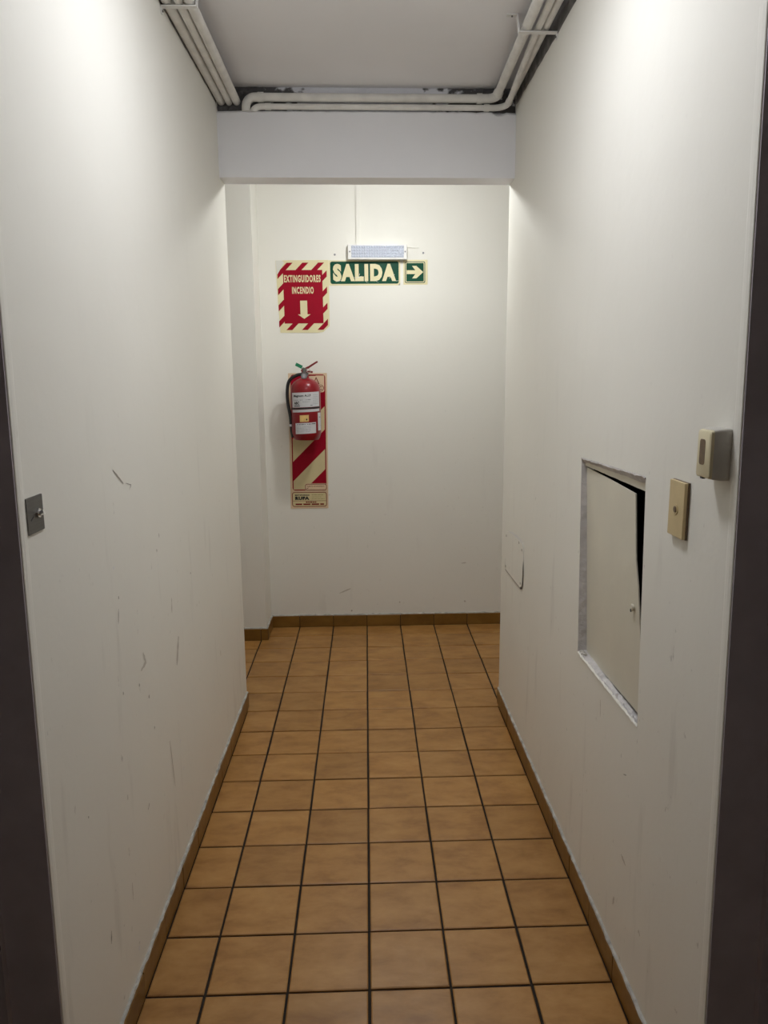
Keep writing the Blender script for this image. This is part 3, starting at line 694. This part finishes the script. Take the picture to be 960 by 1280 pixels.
# red EXTINGUIDORES sign
t = thing('fire_sign', 'red and cream EXTINGUIDORES INCENDIO sign with arrow down and striped border', 'sign', (-.331, YB, 1.713))
k = 1 / 2975.0
fs = back(-0.4765, 2.0905, 0.006)
q = lambda x, y: ((x - 45) * k, -(y - 88) * k)
sheet = [q(45, 90), q(400, 86), q(905, 86), q(905, 600), q(898, 1130), q(790, 1225), q(700, 1238), q(300, 1232), q(85, 1232), q(62, 700)]
poly_part('sheet', [sheet], fs, .0006, M['glow'], t, .0012)
ri = (160, 800, 240, 1085); ro = (70, 872, 125, 1190)
poly_part('red_field', [[q(*p) for p in ((160, 1085), (800, 1085), (800, 240), (160, 240))]], fs, .0019, M['rprint'], t, .0003)
for kk in range(-1, 9):
    a = 350 + 256 * kk; b_ = a + 98
    strip = [(-2000 + 0, a + 2000), (3000, a - 3000), (3000, b_ - 3000), (-2000, b_ + 2000)]
    for (x0, x1, y0, y1) in ((ro[0], ro[1], ro[2], ri[2]), (ro[0], ri[0], ri[2], ri[3]), (ri[1], ro[1], ri[2], ri[3]), (ro[0], ro[1], ri[3], ro[3])):
        c = clip(strip, x0, x1, y0, y1)
        c = [p for i, p in enumerate(c) if i == 0 or (abs(p[0] - c[i - 1][0]) + abs(p[1] - c[i - 1][1])) > .5]
        if len(c) >= 3: G().plate([q(*p) for p in c], .0019, .0022, fs).make('border_stripe', M['rprint'], t)
def qb(x0, x1, y0, y1): a = q(x0, y1); b_ = q(x1, y0); return (a[0], b_[0], a[1], b_[1])
text_part('lettering', 'EXTINGUIDORES', qb(175, 770, 318, 432), fs, .0024, M['glow'], t, .040, 1.22)
text_part('lettering', 'INCENDIO', qb(300, 652, 503, 614), fs, .0024, M['glow'], t, .040, 1.22)
poly_part('arrow', [[q(425, 722), q(425, 940), q(382, 940), q(485, 1012), q(592, 940), q(540, 940), q(540, 722)]], fs, .0022, M['glow'], t)
poly_part('tape_piece', [[q(48, 92), q(150, 88), q(190, 120), q(75, 300), q(58, 300)]], fs, .0025, M['tape'], t)

# SALIDA sign
t = thing('exit_sign', 'long green and cream SALIDA exit sign under the emergency light', 'sign', (.012, YB, 1.962))
es = back(-0.1855, 1.958, 0.004)
poly_part('sheet', [rrect(0, .392, 0, .133, .003, 2)], es, .0004, M['glow'], t, .0012)
poly_part('green_field', [rrect(.0075, .3835, .0085, .1265, .011, 4)], es, .0016, M['gprint'], t)
text_part('lettering', 'SALIDA', (.022, .369, .0215, .1145), es, .0022, M['glow'], t, .068, 1.20)
rd = random.Random(3)
scr = []
for (u, v, ln, a, wdt) in ((.035, .018, .045, .6, .0018), (.12, .045, .06, -.3, .0022), (.14, .038, .05, .5, .002), (.19, .03, .05, -.9, .0025), (.25, .028, .04, -.8, .0022), (.165, .05, .03, 1.4, .0015), (.33, .035, .035, 1.0, .0014), (.36, .022, .03, .2, .0016), (.345, .05, .025, .7, .0012)):
    du, dv = math.cos(a) * ln, math.sin(a) * ln * .5; nu, nv = -math.sin(a) * wdt, math.cos(a) * wdt
    scr.append([(u + nu, v + nv), (u + du * .5 + nu * .6, v + dv * .6), (u + du, v + dv), (u + du * .5 - nu, v + dv * .5 - nv)])
for c in scr: poly_part('scratch', [c], es, .0026, M['tape'], t, .0002)
poly_part('corner_wear', [[(.379, .0), (.391, .0), (.391, .012)]], es, .0017, M['scuff'], t)

# arrow sign
t = thing('arrow_sign', 'small square green arrow sign pointing right', 'sign', (.29, YB, 1.965))
as_ = back(0.2235, 1.9625, 0.004)
poly_part('sheet', [rrect(0, .134, 0, .131, .002, 2)], as_, .0004, M['glow'], t, .0012)
poly_part('green_border', [rrect(.0085, .1205, .0085, .122, .008, 4)], as_, .0016, M['gline'], t)
poly_part('cream_line', [rrect(.0125, .1165, .0125, .118, .006, 4)], as_, .0020, M['glow'], t)
poly_part('green_field', [rrect(.0165, .1125, .0165, .114, .004, 4)], as_, .0024, M['gprint'], t)
poly_part('arrow', [[(.019, .056), (.019, .076), (.066, .076), (.048, .099), (.072, .099), (.110, .066), (.072, .033), (.048, .033), (.066, .056)]], as_, .0028, M['glow'], t)

# emergency light
t = thing('emergency_light', 'white rectangular LED emergency light above the SALIDA sign, unlit', 'emergency light', (.078, YB, 2.095))
X0, X1, Z0, Z1 = -.080, .242, 2.090, 2.170; D = .040
G().cbox(X0, X1, YB - D, YB - .0005, Z0, Z1, .004).make('housing', M['white'], t)
fr = frame_part('lens_frame', rrect(X0 + .002, X1 - .002, Z0 + .003, Z1 - .002, .003, 2), rrect(X0 + .019, X1 - .017, Z0 + .010, Z1 - .007, .002, 2), lambda u, v, d: (u, YB - D - d, v), .0008, M['white'], t)
g = G(); nx, nz = 21, 4; lx0, lx1, lz0, lz1 = X0 + .019, X1 - .017, Z0 + .010, Z1 - .007
for i in range(nx):
    for j in range(nz):
        a = lx0 + (lx1 - lx0) * i / nx; b_ = lx0 + (lx1 - lx0) * (i + 1) / nx; c = lz0 + (lz1 - lz0) * j / nz; d = lz0 + (lz1 - lz0) * (j + 1) / nz
        y_ = YB - D - .0004; g.add([(a, y_, c), (b_, y_, c), (b_, y_, d), (a, y_, d), ((a + b_) / 2, y_ - .005, (c + d) / 2)], [(0, 1, 4), (1, 2, 4), (2, 3, 4), (3, 0, 4)])
g.make('prismatic_lens', M['lens'], t)
for x in (X0 + .011, X1 - .010): G().tube([(x, YB - D - .0002, 2.131), (x, YB - D - .003, 2.131)], .0042, 10).make('screw', M['gink'], t)
G().tube([(X1 - .002, YB - .004, 2.158), (.275, YB - .004, 2.156), (.31, YB - .003, 2.157)], .0014, 6).make('wire', M['tape'], t)

# cable trunking from ceiling to lamp
t = thing('cable_trunking', 'white vertical cable trunking dropping from ceiling to emergency light', 'trunking', (-.022, YB, 2.168))
G().cbox(-.035, -.008, YB - .012, YB - .0004, 2.1705, CZ - .0005, .0015).make('base_channel', M['wallb'], t)
G().cbox(-.030, -.013, YB - .0145, YB - .0118, 2.1705, CZ - .0008, .0012).make('lid', M['wallb'], t)

# screw plugs left in the wall
for nm, x, z in (('left', -.152, 2.121), ('right', .333, 2.130)):
    o = G().tube([(x, YB - .0003, z), (x, YB - .0035, z)], .0055, 10).make('wall_plug', M['gink'], None, origin=(x, YB, z))
    tag(o, 'grey screw plug in the back wall above the SALIDA sign' if nm == 'left' else 'grey screw plug in the back wall above the arrow sign', 'screw plug', 'screw plugs left in the back wall')

# striped extinguisher backing panel
t = thing('backing_panel', 'tall red and cream striped backing panel behind fire extinguisher', 'sign', (-.32, YB, .714))
bp_ = back(-0.4335, 0.7145, 0.0)
LEAN = 0.0095            # the panel hangs a little out of plumb
pb2 = lambda u, v, d: bp_(u + v * LEAN, v, d)
PW, PH = 0.2175, 0.771
u = lambda cx: (cx) / 1355.0       # sign artwork grid
sheet = rrect(0, PW, 0, PH, .002, 2)
poly_part('sheet', [sheet], pb2, .0006, M['glowe'], t, .0014)
mu0, mu1, mv0, mv1 = .0125, PW - .0095, .105, PH - .0075
poly_part('red_field', [rrect(mu0, mu1, mv0, mv1, .017, 5)], pb2, .0021, M['rprint'], t)
iu0, iu1, iv0, iv1 = mu0 + .006, mu1 - .006, mv0 + .006, mv1 - .006
def band(a, b_, fld): return clip([(iu0 - .1, a - .1), (iu1 + .1, a + (iu1 - iu0) + .1), (iu1 + .1, b_ + (iu1 - iu0) + .1), (iu0 - .1, b_ - .1)], *fld)
bands = [band(.272, .402, (iu0, iu1, iv0, iv1)), band(.045, .160, (iu0, iu1, iv0 + .0, iv1)), band(.50, .62, (iu0, iu1, iv0, iv1))]
def rnd_corner(poly): return poly
poly_part('cream_bands', [b_ for b_ in bands if b_], pb2, .0025, M['glowp'], t)
poly_part('class_cell', [rrect(PW - .106, mu1 - .006, PH - .106, PH - .016, .010, 4)], pb2, .0028, M['glowe'], t)
tri = [(PW - .079, PH - .062), (PW - .042, PH - .062), (PW - .0605, PH - .020)]
tin = [(PW - .0715, PH - .0570), (PW - .0495, PH - .0570), (PW - .0605, PH - .031)]
frame_part('class_triangle', tri, tin, pb2, .0032, M['rink'], t)
text_part('lettering', 'A', (PW - .0645, PW - .0565, PH - .0555, PH - .0435), pb2, .0032, M['rink'], t, .02)
co = (PW - .036, PH - .083)
frame_part('class_circle', [(co[0] + .0185 * math.cos(a * .314), co[1] + .0185 * math.sin(a * .314)) for a in range(20)], [(co[0] + .0150 * math.cos(a * .314), co[1] + .0155 * math.sin(a * .314)) for a in range(20)], pb2, .0032, M['rink'], t)
text_part('lettering', 'C', (PW - .0445, PW - .0275, PH - .0925, PH - .0735), pb2, .0033, M['rink'], t, .04)
# station box
poly_part('station_box_border', [rrect(.083, PW - .006, .1035, .146, .014, 4)], pb2, .0029, M['glowe'], t)
frame_part('station_box_line', rrect(.085, PW - .008, .1055, .1435, .012, 4), rrect(.0885, PW - .0115, .109, .140, .009, 4), pb2, .0034, M['rink'], t)
text_part('lettering', 'PUESTO DE INCENDIO', (.096, PW - .022, .1265, .1325), pb2, .0034, M['rink'], t, .03)
text_part('lettering', 'N\u00b0', (.095, .104, .114, .122), pb2, .0034, M['rink'], t, .05)
# maker's box
frame_part('maker_box_line', rrect(.0085, PW - .0085, .010, .096, .014, 4), rrect(.0125, PW - .0125, .014, .092, .010, 4), pb2, .0024, M['rink'], t)
poly_part('maker_box', [rrect(.0130, PW - .0130, .0145, .0915, .0095, 4)], pb2, .0021, M['glowp'], t)
text_part('lettering', 'MATAFUEGOS', (.026, .108, .073, .083), pb2, .0025, M['ink'], t, .05, 1.2)
text_part('lettering', 'RUFA', (.026, .108, .050, .070), pb2, .0025, M['ink'], t, .085, 1.15)
poly_part('small_print', dashes(.122, .190, .0775, .0805, 1) + dashes(.122, .178, .066, .0685, 2) + dashes(.122, .196, .055, .0575, 3), pb2, .0025, M['olive'], t)
poly_part('rule_line', [[(.013, .0435), (PW - .013, .0435), (PW - .013, .0455), (.013, .0455)]], pb2, .0025, M['rink'], t)
poly_part('red_print', dashes(.088, .150, .033, .0405, 4) + dashes(.028, .192, .0205, .029, 5), pb2, .0025, M['rink'], t)

# ------------------------------------------------------------------ fire extinguisher
EX, EY, RR = -0.3225, 2.668, 0.0815
E = thing('fire_extinguisher', 'red fire extinguisher with white label and black hose on the back wall', 'fire extinguisher', (EX, EY, 1.118))
prof = [(0.001, 1.134), (RR * .55, 1.130), (RR * .72, 1.122), (RR * .80, 1.122), (RR * .90, 1.134), (RR, 1.160), (RR, 1.385), (RR * .985, 1.402), (RR * .92, 1.421), (RR * .78, 1.438), (RR * .56, 1.450), (RR * .36, 1.457), (.021, 1.461), (.019, 1.472), (0.001, 1.472)]
body = G().lathe(EX, EY, prof, 48).make('body', M['red'], E, smooth=True)
def on_can(x, z, d=0.0004, tilt=0.04):
    a = max(-1.45, min(1.45, (x) / RR)); r = RR + d
    return (EX + r * math.sin(a), EY - r * math.cos(a), z + x * tilt)
def patch(name, x0, x1, z0, z1, material, d=.0004, tilt=.04, n=14):
    v = []; f = []
    for i in range(n + 1):
        x = x0 + (x1 - x0) * i / n; v += [on_can(x, z0, d, tilt), on_can(x, z1, d, tilt)]
    for i in range(n): f.append((2 * i, 2 * i + 2, 2 * i + 3, 2 * i + 1))
    return build(name, v, f, material, body, smooth=True)
def can_text(name, txt, x0, x1, z0, z1, material, bold=.02, d=.0008, tilt=.04):
    v, f = text2d(txt, x0, x1, z0, z1, bold=bold); return build(name, [on_can(a, b, d, tilt) for a, b in v], f, material, body)
def can_bars(name, bars, material, d=.0008, tilt=.04):
    g = G()
    for b_ in bars: g.add([on_can(a, c, d, tilt) for a, c in b_], [(0, 1, 2, 3)])
    o = g.make(name, material, body)
    if len(bars) > 1: o['kind'] = 'stuff'
    return o
patch('label', -.085, .094, 1.3035, 1.383, M['paper'])
can_text('lettering', 'Magnum A.I.F', -.068, .034, 1.356, 1.372, M['ink'], .03)
can_bars('small_print', dashes(-.066, .032, 1.341, 1.345, 11) + dashes(-.012, .030, 1.331, 1.333, 12), M['gink'])
can_text('lettering', 'ABC', -.066, -.030, 1.319, 1.335, M['ink'], .04)
can_bars('small_print', dashes(-.066, -.028, 1.309, 1.314, 13) + dashes(.030, .042, 1.311, 1.3135, 14), M['ink'])
can_bars('fine_print', [b_ for i in range(6) for b_ in dashes(.046, .085, 1.366 - i * .0095, 1.3675 - i * .0095, 20 + i)], M['gink'])
patch('label', -.085, .094, 1.277, 1.291, M['paper'])
patch('strap', -.098, .098, 1.293, 1.3015, M['dark'], .0016, n=20)
patch('inspection_sticker', -.030, .020, 1.225, 1.261, M['yellow'], tilt=.06)
can_bars('sticker_mark', [[(.004, 1.232), (.012, 1.233), (.011, 1.242), (.005, 1.240)]], M['ink'])
patch('label', -.060, .062, 1.160, 1.219, M['paper'], tilt=.05)
can_bars('small_print', dashes(-.050, .030, 1.2095, 1.2125, 31) + dashes(.035, .058, 1.209, 1.2135, 32), M['ink'], tilt=.05)
can_bars('fine_print', [b_ for i in range(5) for b_ in dashes(-.052, .028, 1.198 - i * .0068, 1.1993 - i * .0068, 40 + i)], M['gink'], tilt=.05)
patch('label', .078, .112, 1.175, 1.272, M['paper'], tilt=0)
can_bars('fine_print', [[(.082, 1.20), (.108, 1.20), (.108, 1.204), (.082, 1.204)], [(.088, 1.245), (.104, 1.245), (.104, 1.25), (.088, 1.25)]], M['gink'], tilt=0)
# valve
va = G(); va.lathe(EX - .004, EY, [(.018, 1.470), (.0215, 1.474), (.0215, 1.486), (.016, 1.490), (.015, 1.512), (.001, 1.514)], 24); valve = va.make('valve', M['steel'], E, smooth=True)
G().tube([(EX - .004, EY - .020, 1.470), (EX - .004, EY - .034, 1.470)], .017, 24).make('pressure_gauge', M['steel'], valve, smooth=True)
G().tube([(EX - .004, EY - .0342, 1.470), (EX - .004, EY - .0352, 1.470)], .0130, 20).make('gauge_face', M['gink'], valve)
G().plate([(EX - .006, 1.463), (EX - .002, 1.463), (EX - .003, 1.478), (EX - .005, 1.478)], 0, .0004, lambda a, b, d: (a, EY - .0354 - d, b)).make('gauge_needle', M['paper'], valve)
# lever and carrying handle: folded channel section bars
def channel(pts, w0, w1, hgt, name, material):
    g = G(); P3 = [Vector(p) for p in pts]; n = len(P3); rings = []
    for i, p in enumerate(P3):
        t_ = (P3[min(i + 1, n - 1)] - P3[max(i - 1, 0)]).normalized(); up = Vector((-t_.z, 0, t_.x)); wv = w0 + (w1 - w0) * i / (n - 1); h = hgt * (1 - .35 * i / (n - 1))
        rings.append([p + Vector((0, sy * wv, 0)) + up * uz for sy, uz in ((-1, -h), (-1, 0), (-.7, .002), (.7, .002), (1, 0), (1, -h))])
    v = [x for r in rings for x in r]; f = []
    for i in range(n - 1):
        for k_ in range(5): f.append((i * 6 + k_, i * 6 + k_ + 1, (i + 1) * 6 + k_ + 1, (i + 1) * 6 + k_))
    g.add(v, f); o = g.make(name, material, E, smooth=False)
    md = o.modifiers.new('thickness', 'SOLIDIFY'); md.thickness = .0016; return o
channel([(EX - .022, EY, 1.500), (EX - .004, EY, 1.510), (EX + .020, EY, 1.521), (EX + .045, EY, 1.536), (EX + .068, EY, 1.549)], .013, .009, .010, 'lever', M['darkred'])
channel([(EX - .018, EY, 1.492), (EX + .006, EY, 1.495), (EX + .026, EY, 1.497), (EX + .042, EY, 1.493)], .013, .011, .012, 'carry_handle', M['darkred'])
G().tube([(EX + .010, EY - .016, 1.507), (EX + .010, EY + .016, 1.507)], .0028, 10).make('safety_pin', M['chrome'], E)
G().tube([(EX + .010 + .011 + .011 * math.cos(a * .5236), EY - .019, 1.499 + .011 * math.sin(a * .5236)) for a in range(13)], .0014, 6).make('pin_ring', M['chrome'], E)
sl = G(); c0 = Vector((EX - .032, EY - .014, 1.5255)); d1 = Vector((.9, 0, -.45)).normalized(); d2 = Vector((.45, 0, .9)).normalized(); hx, hz = .019, .009
sl.hexa([c0 - d1 * hx - d2 * hz, c0 + d1 * hx - d2 * hz, c0 + d1 * hx - d2 * hz + Vector((0, .004, 0)), c0 - d1 * hx - d2 * hz + Vector((0, .004, 0)),
         c0 - d1 * hx + d2 * hz, c0 + d1 * hx + d2 * hz, c0 + d1 * hx + d2 * hz + Vector((0, .004, 0)), c0 - d1 * hx + d2 * hz + Vector((0, .004, 0))])
sl.make('seal_tag', M['green'], E)
G().tube([c0 + d1 * .018 + Vector((0, .002, 0)), (EX + .004, EY - .015, 1.510)], .0012, 6).make('seal_wire', M['green'], E)
# hose
HP = [(-.340, 1.478), (-.358, 1.477), (-.376, 1.470), (-.397, 1.458), (-.4115, 1.440), (-.4195, 1.412), (-.4225, 1.375), (-.4215, 1.335), (-.4175, 1.300), (-.4115, 1.268), (-.408, 1.240), (-.4065, 1.205)]
sm = []
for i in range(len(HP) - 1):
    a = Vector(HP[max(i - 1, 0)]); b_ = Vector(HP[i]); c = Vector(HP[i + 1]); d = Vector(HP[min(i + 2, len(HP) - 1)])
    for s in range(4):
        t_ = s / 4; sm.append(.5 * ((2 * b_) + (c - a) * t_ + (2 * a - 5 * b_ + 4 * c - d) * t_ ** 2 + (3 * b_ - a - 3 * c + d) * t_ ** 3))
sm.append(Vector(HP[-1]))
G().tube([(p.x, EY - .012 + .0 * p.y, p.y) for p in sm], .0088, 14).make('hose', M['dark'], E, smooth=True)
G().tube([(-.350, EY - .012, 1.4785), (-.338, EY - .012, 1.4785), (-.326, EY - .004, 1.4785)], .0075, 12).make('hose_fitting', M['steel'], E, smooth=True)
G().tube([(-.4068, EY - .012, 1.208), (-.4066, EY - .012, 1.196)], .0105, 14).make('nozzle_collar', M['paper'], E, smooth=True)
G().tube([(-.4066, EY - .012, 1.198), (-.403, EY - .012, 1.172), (-.395, EY - .012, 1.136)], [.0085, .0105, .0125], 14).make('nozzle', M['dark'], E, smooth=True)
# wall hook behind the neck
G().box(EX - .012, EX + .012, EY + .016, YB - .003, 1.480, 1.484).make('hanging_bracket', M['steel'], E)
